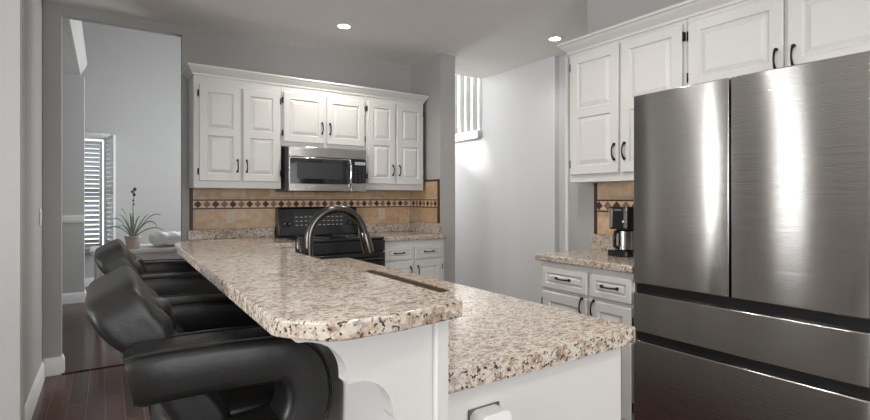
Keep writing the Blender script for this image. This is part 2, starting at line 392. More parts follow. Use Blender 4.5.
def shutter(name, label, w, z0, z1, loc, rz, group='plantation shutters in the dining room'):
    t = thing(name, label, 'shutter', loc, rz, group)
    mb = MB(); mid = z0+(z1-z0)*.48
    mb.box(0, .035, 0, .03, z0, z1); mb.box(w-.035, w, 0, .03, z0, z1)
    for zz in (z0, mid, z1-.05): mb.box(.035, w-.035, 0, .03, zz, zz+.05)
    mb.build('frame', M['trim'], t, bevel=.003)
    for nm, za, zb in (('louver', z0+.05, mid), ('louver', mid+.05, z1-.05)):
        n = int((zb-za)/.062)
        mb = MB()
        for k in range(n):
            zc = za+(k+.5)*(zb-za)/n
            mb.prism([(-.009, zc+.022), (-.003, zc+.026), (.037, zc-.020), (.031, zc-.024)], 'x', .037, w-.037)
        o = mb.build('louver_panel', M['trim'], t)
    return t
shutter('window_shutter', 'white louvered shutter closed across the dining room window', .56, .56, 2.08, (-.60, DY-.035, 0), 0)
shutter('window_shutter', 'white louvered shutter swung open beside the dining room window', .42, .56, 2.14, (.0, DY-.04, 0), math.radians(-78))

# ------------------------------------------------------------------ cabinet parts
def pull(mb, L=.1, vertical=True):
    pts = []; n = 14
    for i in range(n+1):
        t = i/n; u = (t-.5)*L; d = -.006-.022*math.sin(PI*t)**.6
        pts.append((0, d, u) if vertical else (u, d, 0))
    mb.tube(pts, [.0058-.0016*math.sin(PI*i/n) for i in range(n+1)], 10)
    for e in (-.5, .5):
        c = (0, 0, e*L) if vertical else (e*L, 0, 0)
        mb.lathe([(.001, -.012), (.0075, -.010), (.009, -.006), (.0085, -.001), (.007, .001)], c, 12, 'y')
def panel_mesh(w, h, rows, stile=.05, t=.02, rail=.05):
    """raised-panel front, local x right, z up, front towards -y; rows: (z0, z1) of each raised panel"""
    mb = MB(); bm = mb.bm
    def quad(p): bm.faces.new([bm.verts.new(q) for q in p])
    F = -t
    def rect(x0, x1, z0, z1, y): quad([(x0, y, z0), (x1, y, z0), (x1, y, z1), (x0, y, z1)])
    e = .004
    rect(e, stile, e, h-e, F); rect(w-stile, w-e, e, h-e, F)
    zs = [e]
    for a, b in rows: zs += [a, b]
    zs.append(h-e)
    for i in range(0, len(zs), 2): rect(stile, w-stile, zs[i], zs[i+1], F)
    def ring(r0, y0, r1, y1):
        A = [(r0[0], y0, r0[2]), (r0[1], y0, r0[2]), (r0[1], y0, r0[3]), (r0[0], y0, r0[3])]
        B = [(r1[0], y1, r1[2]), (r1[1], y1, r1[2]), (r1[1], y1, r1[3]), (r1[0], y1, r1[3])]
        for i in range(4): quad([A[i], A[(i+1) % 4], B[(i+1) % 4], B[i]])
    def ins(r, d): return (r[0]+d, r[1]-d, r[2]+d, r[3]-d)
    for a, b in rows:
        r = (stile, w-stile, a, b); g = min(.034, (b-a)*.3)
        ring(r, F, ins(r, .006), F+.009); ring(ins(r, .006), F+.009, ins(r, .010), F+.009)
        ring(ins(r, .010), F+.009, ins(r, g), F+.001)
        q = ins(r, g); rect(*q, F+.001)
    o = (0, w, 0, h); ring(ins(o, e), F, o, F+e); ring(o, F+e, o, 0); rect(0, w, 0, h, 0)
    bmesh.ops.remove_doubles(bm, verts=bm.verts, dist=1e-5)
    return mb
def door(cab, x0, x1, z0, z1, hinge, rows=1, pull_z=None, side=None, hz=(.07, .07), hinges=True):
    """hinge 'l'/'r'; handle on the other side"""
    w = x1-x0; h = z1-z0; st = min(.055, w*.2)
    if rows == 1: R = [(st, h-st)]
    else: mid = h*.51; R = [(st, mid-st*.5), (mid+st*.5, h-st)]
    d = panel_mesh(w, h, R, st).build('door', M['white'], cab, (x0, 0, z0))
    if pull_z is not None:
        mb = MB(); pull(mb, .09); mb.build('handle', M['bronze'], d, ((w-.026) if hinge == 'l' else .026, -.021, pull_z-z0), smooth=True)
    if hinges:
        for zz in (hz[0], h-hz[1]):
            mb = MB(); x = -.006 if hinge == 'l' else w+.006
            mb.lathe([(.001, -.026), (.005, -.024), (.005, .024), (.001, .026)], (x, -.012, zz), 10); mb.box(x-.006, x+.006, -.008, .0, zz-.022, zz+.022)
            mb.build('hinge', M['bronze'], d, smooth=True)
    return d
def drawer(cab, x0, x1, z0, z1):
    w = x1-x0; h = z1-z0; st = .03
    d = panel_mesh(w, h, [(st, h-st)], st).build('drawer', M['white'], cab, (x0, 0, z0))
    mb = MB(); pull(mb, .095, False); mb.build('handle', M['bronze'], d, (w/2, -.021, h/2+.005), smooth=True)
    return d

# upper cabinets on the back wall (face at y = 4.08)
FY = 4.10
def upper(label, x0, x1, z0, z1, doors, group):
    t = thing('upper_cabinet', label, 'cabinet', (x0, FY, z0), 0, group)
    w = x1-x0; h = z1-z0
    MB().box(0, w, 0, BY-FY-.016, 0, h).build('body', M['white'], t, bevel=.002)
    for (a, b, za, zb, hg, rows, pz) in doors: door(t, a-x0, b-x0, za-z0, zb-z0, hg, rows, pz-z0)
    return t
UG = 'white upper cabinets on the stove wall'
upper('tall white upper cabinet left of the microwave with four raised panels', .552, 1.208, 1.335, 2.2, [(.589, .888, 1.39, 2.125, 'l', 2, 1.51), (.906, 1.194, 1.39, 2.125, 'r', 2, 1.51)], UG)
upper('short white upper cabinet directly above the microwave', 1.21, 1.978, 1.69, 2.2, [(1.226, 1.582, 1.728, 2.14, 'l', 1, 1.86), (1.602, 1.962, 1.728, 2.14, 'r', 1, 1.86)], UG)
upper('tall white upper cabinet right of the microwave next to the stub wall', 1.98, 2.605, 1.335, 2.2, [(1.996, 2.278, 1.39, 2.15, 'l', 2, 1.52), (2.298, 2.592, 1.39, 2.15, 'r', 2, 1.52)], UG)
CR = [(0, .026), (.010, .026), (.012, .04), (.02, .048), (.034, .062), (.048, .076), (.052, .083), (.06, .085), (.06, .1), (0, .1)]
def crown(name, label, path, z, sgn, sc=1.0):
    mb = MB(); sweep_profile(mb, [(o*sc, z+q) for o, q in CR], path, side=sgn)
    o = mb.build(name, M['white'], smooth=True, angle=25); return tag(o, label, 'molding')
crown('crown_molding', 'white crown molding along the top of the stove wall cabinets', [(.552, BY-.002), (.552, FY), (2.605, FY), (2.605, BY-.002)], 2.165, 1, .75)

# microwave
t = thing('microwave', 'stainless over-the-range microwave hung below the short cabinet', 'microwave', (1.243, 4.03, 1.315), 0)
t.scale = (.935, 1, 1); mw = .745
MB().box(0, mw, 0, .36, .0, .37).build('body', M['fridge_side'], t, bevel=.003)
mb = MB(); mb.box(0, mw, -.03, 0, .285, .37); mb.build('vent_panel', M['steel_light'], t, bevel=.006)
mb = MB(); mb.slab(rrect(.012, .575, .062, .274, .012), [], .028, .034); mb.bm.transform(Matrix.Rotation(PI/2, 4, 'X')); 
o = mb.build('window', M['bluegrey'], None)
d = MB().box(0, .59, -.03, 0, .0, .283).build('door', M['steel_light'], t, bevel=.005)
o.parent = d; o.location = (0, 0, 0)
mb = MB(); mb.slab(rrect(.07, .49, .105, .24, .01), [], .0345, .0355); mb.bm.transform(Matrix.Rotation(PI/2, 4, 'X')); mb.build('mesh_screen', plain('grey_screen', (.03, .03, .032), .3), d)
mb = MB(); pts = [(.573, -.03-.028*math.sin(PI*i/12)**.5, .045+.225*i/12) for i in range(13)]; mb.tube(pts, .011, 12); mb.build('handle', M['chrome'], d, smooth=True)
mb = MB(); mb.box(.592, mw, -.03, 0, .075, .283); p = mb.build('control_panel', M['black'], t, bevel=.003)
mb = MB(); mb.box(.592, mw, -.03, 0, 0, .073); mb.build('lower_strip', M['steel_light'], t, bevel=.004)
mb = MB()
for r in range(6):
    for cc in range(3): mb.box(.622+cc*.04, .648+cc*.04, -.0315, -.03, .088+r*.023, .102+r*.023)
mb.build('keypad', M['blackmatte'], p)
MB().box(.625, .735, -.0315, -.03, .235, .262).build('display', M['digits'], p)
mb = MB()
for k in range(14): mb.box(.05+k*.048, .085+k*.048, .03, .2, -.003, 0)
mb.build('bottom_vent', M['blackmatte'], t)

# backsplash
def splash(label, plane, a0, a1, ztop, edges, ph=0, zb=1.002):
    """plane 'y' -> on the back wall facing -y ; 'x+' facing -x at x=a ; span a0..a1"""
    t = thing('tile_backsplash', label, 'backsplash')
    ax, p = plane
    def B(mb, u0, u1, z0, z1, d0, d1):
        if ax == 'y': mb.box(u0, u1, p-d1, p-d0, z0, z1)
        else: mb.box(p-d1, p-d0, u0, u1, z0, z1)
    mb = MB(); B(mb, a0, a1, zb, ztop, .0, .010); mb.build('tile_field', M['tile'], t)
    mb = MB(); B(mb, a0, a1, 1.172, 1.240, .010, .013)
    mb.mi = 1; B(mb, a0, a1, 1.236, 1.246, .010, .015); B(mb, a0, a1, 1.166, 1.176, .010, .015)
    n = int((a1-a0)/.0675)
    for k in range(n):
        u = a0+ph+.035+k*.0675; mb.mi = 2 if k % 2 else 1; zc = 1.206; r = .030
        if ax == 'y': mb.prism([(u-r, zc), (u, zc-r), (u+r, zc), (u, zc+r)], 'y', p-.0145, p-.012)
        else: mb.prism([(u-r, zc), (u, zc-r), (u+r, zc), (u, zc+r)], 'x', p-.0145, p-.012)
    mb.build('accent_band', [M['band'], M['brown_tile'], M['mid_tile']], t)
    mb = MB()
    for u0, u1, z0, z1 in edges: B(mb, u0, u1, z0, z1, 0, .014)
    mb.build('edge_trim', M['brown_tile'], t, bevel=.002)
    return t
splash('tan tile backsplash with a band of brown diamonds along the stove wall', ('y', BY-.001), .588, 2.63, 1.40, [(.563, .588, 1.002, 1.40)])
splash('narrow tan tile backsplash with brown diamonds on the stub wall side', ('x', 2.648), 3.895, 4.395, 1.42, [(3.872, 3.895, 1.022, 1.44), (3.895, 4.11, 1.42, 1.44)], 0, 1.022)
splash('tan tile backsplash behind the coffee maker on the fridge side wall', ('x', RX-.001), 1.48, 2.10, 1.40, [(2.10, 2.125, 1.02, 1.40)], .03, 1.02)

# base cabinets, back wall
FB = 3.80
def base(name_label, x0, w, loc, rz, fronts, group, depth=.6, top=.88, toe=True):
    t = thing('base_cabinet', name_label, 'cabinet', loc, rz, group)
    MB().box(0, w, 0, depth, .1, top).build('body', M['white'], t, bevel=.002)
    MB().box(0, w, .06, depth, 0, .1).build('toe_kick', M['white'], t)
    for f in fronts:
        if f[0] == 'w': drawer(t, *f[1:])
        else: door(t, *f[1:])
    return t
BG = 'white base cabinets'
base('white base cabinet right of the black range, two drawers over two doors', 0, .65, (1.997, FB, 0), 0,
     [('w', .015, .295, .71, .825), ('w', .32, .615, .71, .825), ('d', .015, .295, .13, .69, 'l', 1, .60), ('d', .32, .615, .13, .69, 'r', 1, .60)], BG)
base('white base cabinet left of the black range behind the island', 0, .70, (.535, 3.725, 0), 0,
     [('w', .015, .335, .71, .825), ('w', .365, .685, .71, .825), ('d', .015, .335, .13, .69, 'l', 1, .60), ('d', .365, .685, .13, .69, 'r', 1, .60)], BG, depth=.675)
def counter(label, outer, z0, z1, splashes=(), holes=(), bev=.008):
    t = thing('granite_countertop', label, 'countertop')
    MB().slab(outer, list(holes), z0, z1).build('slab', M['granite'], t, bevel=bev, seg=3)
    for b in splashes: MB().box(*b).build('granite_splash', M['granite'], t, bevel=.003)
    return t
counter('granite countertop piece left of the range against the stove wall', [(.515, 3.69), (1.236, 3.69), (1.236, BY-.001), (.515, BY-.001)], .881, .92, [(.55, 1.236, BY-.032, BY-.011, .92, 1.0)])
counter('granite countertop piece right of the range in the corner', [(1.995, 3.765), (2.645, 3.765), (2.645, BY-.001), (1.995, BY-.001)], .881, .92, [(1.995, 2.62, BY-.032, BY-.011, .92, 1.0), (2.617, 2.638, 3.84, BY-.012, .92, 1.02)])

# range
t = thing('kitchen_range', 'black electric range with rear control panel under the microwave', 'range', (1.242, 3.77, 0))
rw = .748
MB().box(0, rw, 0, .60, .04, .905).build('body', M['black'], t, bevel=.004)
mb = MB(); mb.box(-.0, rw, -.02, .54, .905, .925); ct = mb.build('cooktop', M['black'], t, bevel=.006)
for (x, y, r) in ((.2, .14, .1), (.55, .14, .085), (.2, .40, .08), (.55, .40, .1)):
    mb = MB(); mb.tube([(x+r*math.cos(2*PI*k/32), y+r*math.sin(2*PI*k/32), .9255) for k in range(32)], .0015, 6, True); mb.build('burner_ring', M['fridge_side'], ct)
mb = MB(); mb.prism([(.50, .925), (.62, .925), (.62, 1.175), (.565, 1.18), (.545, 1.165)], 'x', 0, rw); bp = mb.build('control_panel', M['black'], t, bevel=.006)
mb = MB(); mb.prism([(.5145, .985), (.5285, .985), (.5465, 1.14), (.5315, 1.14)], 'x', .13, .62); mb.mi = 1
for k in range(11):
    for r in range(3):
        zz = 1.015+r*.036; yy = .5145+(zz-.985)*.1097
        if k in (4, 5, 6) and r == 2: continue
        mb.box(.15+k*.042, .172+k*.042, yy-.001, yy+.004, zz, zz+.005)
mb.build('display_glass', [M['blackmatte'], M['digits']], bp)
for x in (.05, .095, .66, .705):
    mb = MB(); mb.lathe([(.021, 0), (.02, -.018), (.016, -.024), (.004, -.025)], (x, .520, 1.03), 20, 'y'); mb.build('knob', M['dark_nickel'] if x < .2 else M['blackmatte'], bp, smooth=True)
od = MB().box(.005, rw-.005, -.045, -.002, .22, .80).build('oven_door', M['black'], t, bevel=.008)
mb = MB(); mb.box(.12, rw-.12, -.048, -.044, .36, .64); mb.build('window', M['bluegrey'], od, bevel=.002)
mb = MB(); mb.tube([(.06, -.095, .75), (rw-.06, -.095, .75)], .013, 14)
for x in (.07, rw-.07): mb.tube([(x, -.045, .75), (x, -.095, .75)], .011, 10)
mb.build('handle', M['dark_nickel'], od, smooth=True)
MB().box(.005, rw-.005, -.04, -.002, .81, .90).build('front_strip', M['black'], t, bevel=.006)
MB().box(.005, rw-.005, -.04, -.002, .06, .21).build('storage_drawer', M['black'], t, bevel=.008)
for x in (.05, rw-.05):
    for y in (.05, .55): MB().lathe([(.018, 0), (.018, .045)], (x, y, 0), 12).build('foot', M['blackmatte'], t)

# outlets and switches
def plate(name, label, cat, loc, rz, m, kind):
    t = thing(name, label, cat, loc, rz)
    MB().box(-.036, .036, -.006, 0, -.058, .058).build('cover_plate', m, t, bevel=.003)
    if kind == 'o':
        for zz in (-.02, .02):
            mb = MB(); mb.slab(rrect(-.016, .016, -.013, .013, .008), [], .006, .0085); mb.bm.transform(Matrix.Rotation(PI/2, 4, 'X')); mb.bm.transform(Matrix.Translation((0, 0, zz))); s = mb.build('socket', m, t)
            mb = MB(); mb.box(-.007, -.005, -.009, -.0084, zz-.005, zz+.005); mb.box(.005, .007, -.009, -.0084, zz-.005, zz+.005); mb.build('slots', M['blackmatte'], s)
    else:
        MB().box(-.016, .016, -.010, -.006, -.032, .032).build('rocker', m, t, bevel=.003)
    return t
plate('wall_outlet', 'beige electrical outlet on the tile left of the range', 'outlet', (.872, BY-.0105, 1.10), 0, M['beige'], 'o')
plate('wall_outlet', 'beige electrical outlet on the tile right of the range', 'outlet', (2.30, BY-.0105, 1.10), 0, M['beige'], 'o')
plate('light_switch', 'white light switch on the grey wall left of the dining opening', 'switch', (LX+.001, 4.2, 1.13), PI/2, M['plastic'], 's')

# ------------------------------------------------------------------ island
kw = thing('knee_wall', 'white half wall carrying the raised granite bar', 'half wall', (0, 0, 0))
MB().box(.432, .527, .755, 2.40, .0, 1.036).build('panel', M['white'], kw)
mb = MB(); mb.box(.500, .529, .743, .756, 0, 1.034); mb.build('corner_trim', M['white'], kw, bevel=.003)
mb = MB(); sweep_profile(mb, bprof, [(.432, 2.40), (.432, .755)], side=1); mb.build('base_trim', M['white'], kw, smooth=True, angle=30)
# corbel with two coves
pts = [(.432, 1.036), (.245, 1.036), (.245, 1.028)]
pts += [(.249+.083*math.sin(t), .953+.073*math.cos(t)) for t in [PI/2*i/10 for i in range(11)]]
pts += [(.332, .944), (.352, .944)]
pts += [(.352+.066*math.sin(t), .872+.072*math.cos(t)) for t in [PI/2*i/10 for i in range(11)]]
pts += [(.422, .862), (.432, .858)]
def corbel(label, y):
    mb = MB(); mb.prism(pts, 'y', y, y+.038); o = mb.build('corbel', M['white']); return tag(o, label, 'bracket', 'white scalloped brackets under the bar')
corbel('white scalloped bracket under the near end of the raised bar', .755)
# raised bar top
bar_outline = [(.213, .775), (.221, .757), (.266, .702), (.283, .690), (.31, .684), (.40, .686), (.515, .704), (.537, .712), (.548, .730), (.548, 2.40), (.30, 2.40), (.262, 2.36), (.235, 2.29), (.232, 2.2)]
t = thing('granite_bar_top', 'raised granite bar top over the stools with clipped near corner', 'countertop')
MB().slab(bar_outline, [], 1.037, 1.067).build('slab', M['granite'], t, bevel=.010, seg=4)
# lower island
IX0, IX1 = .530, 1.102
t = thing('island_cabinet', 'white island base below the lower granite counter', 'cabinet', (0, 0, 0))
mb = MB(); mb.box(IX0, IX1, .80, 1.40, .1, .878); mb.box(IX0, IX1, 2.12, 2.54, .1, .878); mb.box(IX0, .61, 1.40, 2.12, .1, .878); mb.box(1.06, IX1, 1.40, 2.12, .1, .878)
mb.build('body', M['white'], t)
MB().box(IX0, IX1-.06, .82, 2.52, 0, .1).build('toe_kick', M['white'], t)
MB().box(IX0+.004, IX1+.004, .788, .80, 0, .877).build('end_panel', M['white'], t, bevel=.002)
fr = bpy.data.objects.new('front', None); fr = None
for k, (a, b_) in enumerate(((.82, 1.38), (1.40, 1.755), (1.765, 2.12), (2.14, 2.52))):
    d = panel_mesh(b_-a, .70, [(.055, .645)], .055).build('door', M['white'], t, (IX1, a, .13), (0, 0, PI/2))
    mb = MB(); pull(mb, .09); mb.build('handle', M['bronze'], d, (.03, -.021, .6), smooth=True)
hole = rrect(.665, 1.040, 1.435, 2.09, .03)
t = thing('granite_countertop', 'lower granite island counter with the sink cut into it', 'countertop')
MB().slab(rrect(IX0-.001, 1.138, .760, 2.575, .018), [hole], .88, .92).build('slab', M['granite'], t, bevel=.010, seg=4)
tag(MB().box(.530, .552, .772, 2.40, .921, 1.0365).build('granite_splash', M['granite'], bevel=.002), 'granite riser strip between the lower counter and the raised bar', 'backsplash')
t = thing('kitchen_sink', 'undermount sink basin set in the island counter', 'sink')
mb = MB(); sk = rrect(.6695, 1.0355, 1.4395, 2.0855, .027)
A = [mb.bm.verts.new((x, y, .917)) for x, y in sk]; B = [mb.bm.verts.new((x*.94+.852*.06, y*.97+1.76*.03, .70)) for x, y in sk]
for i in range(len(sk)): mb.bm.faces.new((A[i], A[(i+1) % len(sk)], B[(i+1) % len(sk)], B[i]))
mb.bm.faces.new(B)
o = mb.build('basin', plain('shaded_edge_brown', (.07, .042, .024), .3), t, smooth=True); md = o.modifiers.new('thick', 'SOLIDIFY'); md.thickness = .004; md.offset = 1  # shade on the far cut edge is put into the basin's brown
mb = MB(); mb.lathe([(.045, .7005), (.045, .703), (.03, .704), (.028, .7015), (.002, .7015)], (.835, 1.76, 0), 24); mb.build('drain', M['chrome'], t, smooth=True)
# faucet
t = thing('kitchen_faucet', 'tall dark nickel gooseneck faucet behind the sink', 'faucet', (.62, 1.76, .92))
mb = MB(); mb.lathe([(.03, 0), (.03, .008), (.022, .014), (.017, .05), (.0165, .06)], (0, 0, 0), 24); mb.build('base', M['dark_nickel'], t, smooth=True)
mb = MB(); r = .112; pts = [(0, 0, .05), (0, 0, .12), (0, 0, .18)]
pts += [(r-r*math.cos(PI*i/20*.94), 0, .18+r*math.sin(PI*i/20*.94)) for i in range(1, 21)]
mb.tube(pts, .0155, 16); mb.build('spout', M['dark_nickel'], t, smooth=True)
p1 = Vector(pts[-1]); dd = (Vector(pts[-1])-Vector(pts[-2])).normalized()
mb = MB(); mb.tube([p1, p1+dd*.01, p1+dd*.06, p1+dd*.085], [.016, .019, .022, .021], 16); mb.build('spray_head', M['dark_nickel'], t, smooth=True)
mb = MB(); mb.tube([(0, .10, .001), (0, .10, .02), (0, .10, .12), (0, .10, .165), (0, .10, .182)], [.024, .019, .017, .018, .009], 14); mb.tube([(0, .10, .16), (.05, .10, .178)], [.006, .004], 8)
mb.build('handle', M['dark_nickel'], t, smooth=True)
# plug-in box on the end panel
t = thing('outlet_box', 'white rounded cover box over an outlet on the island end panel', 'outlet cover', (.648, .788, .748))
MB().box(-.0415, .0415, -.004, 0, -.0765, .0765).build('cover_plate', M['fridge_side'], t, bevel=.003)
mb = MB(); mb.slab(rrect(-.040, .040, -.075, .075, .018), [], .0045, .042); mb.bm.transform(Matrix.Rotation(PI/2, 4, 'X')); mb.build('lid', M['plastic'], t, bevel=.012, seg=4)

# ------------------------------------------------------------------ right wall: base cabinet, counter, uppers, fridge
RZ = -PI/2
base('white base cabinet between the hall and the fridge under the coffee maker', 0, .632, (2.19, 2.115, 0), RZ,
     [('w', .025, .352, .725, .848), ('w', .376, .625, .725, .848), ('d', .025, .352, .14, .705, 'l', 1, .66), ('d', .376, .625, .14, .705, 'r', 1, .66)], BG, depth=.513)
counter('granite countertop under the coffee maker beside the fridge', [(2.157, 1.480), (RX-.001, 1.480), (RX-.001, 2.14), (2.157, 2.14)], .881, .92, [(RX-.032, RX-.016, 1.484, 2.135, .92, 1.018)])
UX = 2.525
def rupper(label, y0, y1, z0, z1, doors):
    t = thing('upper_cabinet', label, 'cabinet', (UX, y0, z0), RZ, 'white upper cabinets on the fridge wall')
    MB().box(0, y0-y1, 0, RX-UX-.016, 0, z1-z0).build('body', M['white'], t, bevel=.002)
    for (a, b_, za, zb, hg, rows, pz) in doors: door(t, y0-a, y0-b_, za-z0, zb-z0, hg, rows, pz-z0)
rupper('white upper cabinet above the coffee maker beside the hall', 2.185, 1.405, 1.357, 2.2, [(2.165, 1.805, 1.405, 2.17, 'l', 2, 1.53), (1.787, 1.422, 1.405, 2.17, 'r', 2, 1.53)])
rupper('white upper cabinet over the fridge with two wide doors', 1.403, .47, 1.79, 2.2, [(1.388, .958, 1.81, 2.165, 'l', 1, 1.875), (.942, .49, 1.81, 2.165, 'r', 1, 1.875)])
crown('crown_molding', 'white crown molding along the top of the fridge wall cabinets', [(RX, 2.185), (UX, 2.185), (UX, .47), (RX, .47)], 2.165, 1, 1.15) if False else None
mb = MB(); sweep_profile(mb, [(o*.95, 2.165+q) for o, q in CR], [(RX, 2.185), (UX, 2.185), (UX, .47), (RX, .47)], side=1)
tag(mb.build('crown_molding', M['white'], smooth=True, angle=25), 'white crown molding along the top of the fridge wall cabinets', 'molding')

FX = 2.16; FL = 1.474; FWD = .908
t = thing('refrigerator', 'stainless french door fridge with two freezer drawers', 'fridge', (FX, FL, 0), RZ)
MB().box(.004, FWD-.004, .075, .345, .02, 1.735).build('body', M['fridge_side'], t, bevel=.004)
MB().box(.01, FWD-.01, .06, .10, .03, 1.73).build('gasket_frame', M['blackmatte'], t)
def bowed(x0, x1, z0, z1, bow, c0, c1):
    """door front bowed gently outwards across the whole fridge width"""
    mb = MB(); n = 16; pr = []
    for i in range(n+1):
        x = x0+(x1-x0)*i/n; u = (x-c0)/(c1-c0)*2-1
        pr.append((x, bow*u*u))
    pr += [(x1, .065), (x0, .065)]
    mb.prism(pr, 'z', z0, z1); return mb
gx = FWD/2
for x0, x1 in ((0, gx-.004), (gx+.004, FWD)):
    d = bowed(x0, x1, (.838), 1.757, .006, 0, FWD).build('door', M['steel'], t, bevel=.004, angle=30)
for z0, z1 in ((.602, .790), (.06, .558)):
    d = bowed(0, FWD, z0, z1, .006, 0, FWD).build('freezer_drawer', M['steel'], t, bevel=.004, angle=30)
mb = MB()
for z0, z1 in ((.790, .838), (.558, .602)): mb.box(.004, FWD-.004, .028, .07, z0-.002, z1+.002)
mb.build('handle_recess', M['black'], t)
for x in (.06, FWD-.06): MB().box(x-.04, x+.04, .10, .20, 1.736, 1.75).build('hinge_cover', M['fridge_side'], t, bevel=.004)
for x in (.06, FWD-.06):
    for y in (.12, .32): MB().lathe([(.02, 0), (.02, .025)], (x, y, 0), 12).build('foot', M['blackmatte'], t)

# coffee maker
t = thing('coffee_maker', 'black and stainless coffee maker on the counter beside the fridge', 'coffee maker', (2.46, 1.83, .9205), RZ)
MB().slab(rrect(-.002, .142, -.03, .19, .02), [], 0, .035).build('base', M['black'], t, bevel=.005)
MB().box(.01, .13, .12, .185, .035, .2).build('water_tank', M['black'], t, bevel=.01)
mb = MB(); mb.slab(rrect(.0, .14, -.02, .185, .03), [], .155, .285); bh = mb.build('brew_head', M['black'], t, bevel=.008)
for x in (.012, .108): MB().box(x, x+.022, -.023, -.018, .165, .275).build('trim_bar', M['steel_light'], bh, bevel=.002)
MB().box(.045, .095, -.023, -.018, .262, .272).build('badge_strip', M['steel_light'], bh)
MB().box(.10, .112, -.026, -.018, .195, .207).build('button', M['plastic'], bh, bevel=.003)
mb = MB(); mb.lathe([(.055, .037), (.062, .04), (.064, .06), (.064, .12), (.06, .145), (.045, .152), (.02, .153)], (.07, .045, 0), 28); cf = mb.build('carafe', M['steel_light'], t, smooth=True)
mb = MB(); mb.tube([(.07, -.012, .145), (.07, -.045, .14), (.07, -.052, .11), (.07, -.048, .06), (.07, -.014, .05)], .011, 10); mb.build('handle', M['black'], cf, smooth=True)

# recessed ceiling lights
def can(label, x, y, power=42):
    t = thing('recessed_light', label, 'ceiling light', (x, y, ZC), 0, 'recessed lights in the kitchen ceiling')
    mb = MB(); n = 32; prof = [(.068, -.004), (.066, -.0001), (.048, -.0001), (.048, -.004)]
    R = []
    for k in range(n):
        a = 2*PI*k/n; R.append([mb.bm.verts.new((r*math.cos(a), r*math.sin(a), z)) for r, z in prof])
    for k in range(n):
        A, B = R[k], R[(k+1) % n]
        for j in range(4): mb.bm.faces.new((A[j], B[j], B[(j+1) % 4], A[(j+1) % 4]))
    mb.build('trim_ring', M['trim'], t, smooth=True)
    mb = MB(); mb.lathe([(.048, -.003), (.047, -.0005)], (0, 0, 0), 32); mb.build('lens', M['glow'], t)
    l = bpy.data.lights.new('can_lamp', 'SPOT'); l.energy = power; l.spot_size = math.radians(150); l.spot_blend = .8; l.shadow_soft_size = .05; l.color = (1, .94, .86)
    o = bpy.data.objects.new('can_lamp', l); COL.objects.link(o); o.location = (x, y, ZC-.03)
can('recessed ceiling light above the stove aisle', 1.585, 3.676)
can('recessed ceiling light in the hall ceiling beyond the fridge wall', 3.22, 2.95, 14)
can('recessed ceiling light above the raised bar', .95, 1.4)
can('added out-of-view recessed light brightening the aisle beside the fridge', 1.62, 1.75, 34)  # unseen can added to brighten the base cabinet fronts
can('recessed ceiling light above the near end of the kitchen', 1.4, -.6)

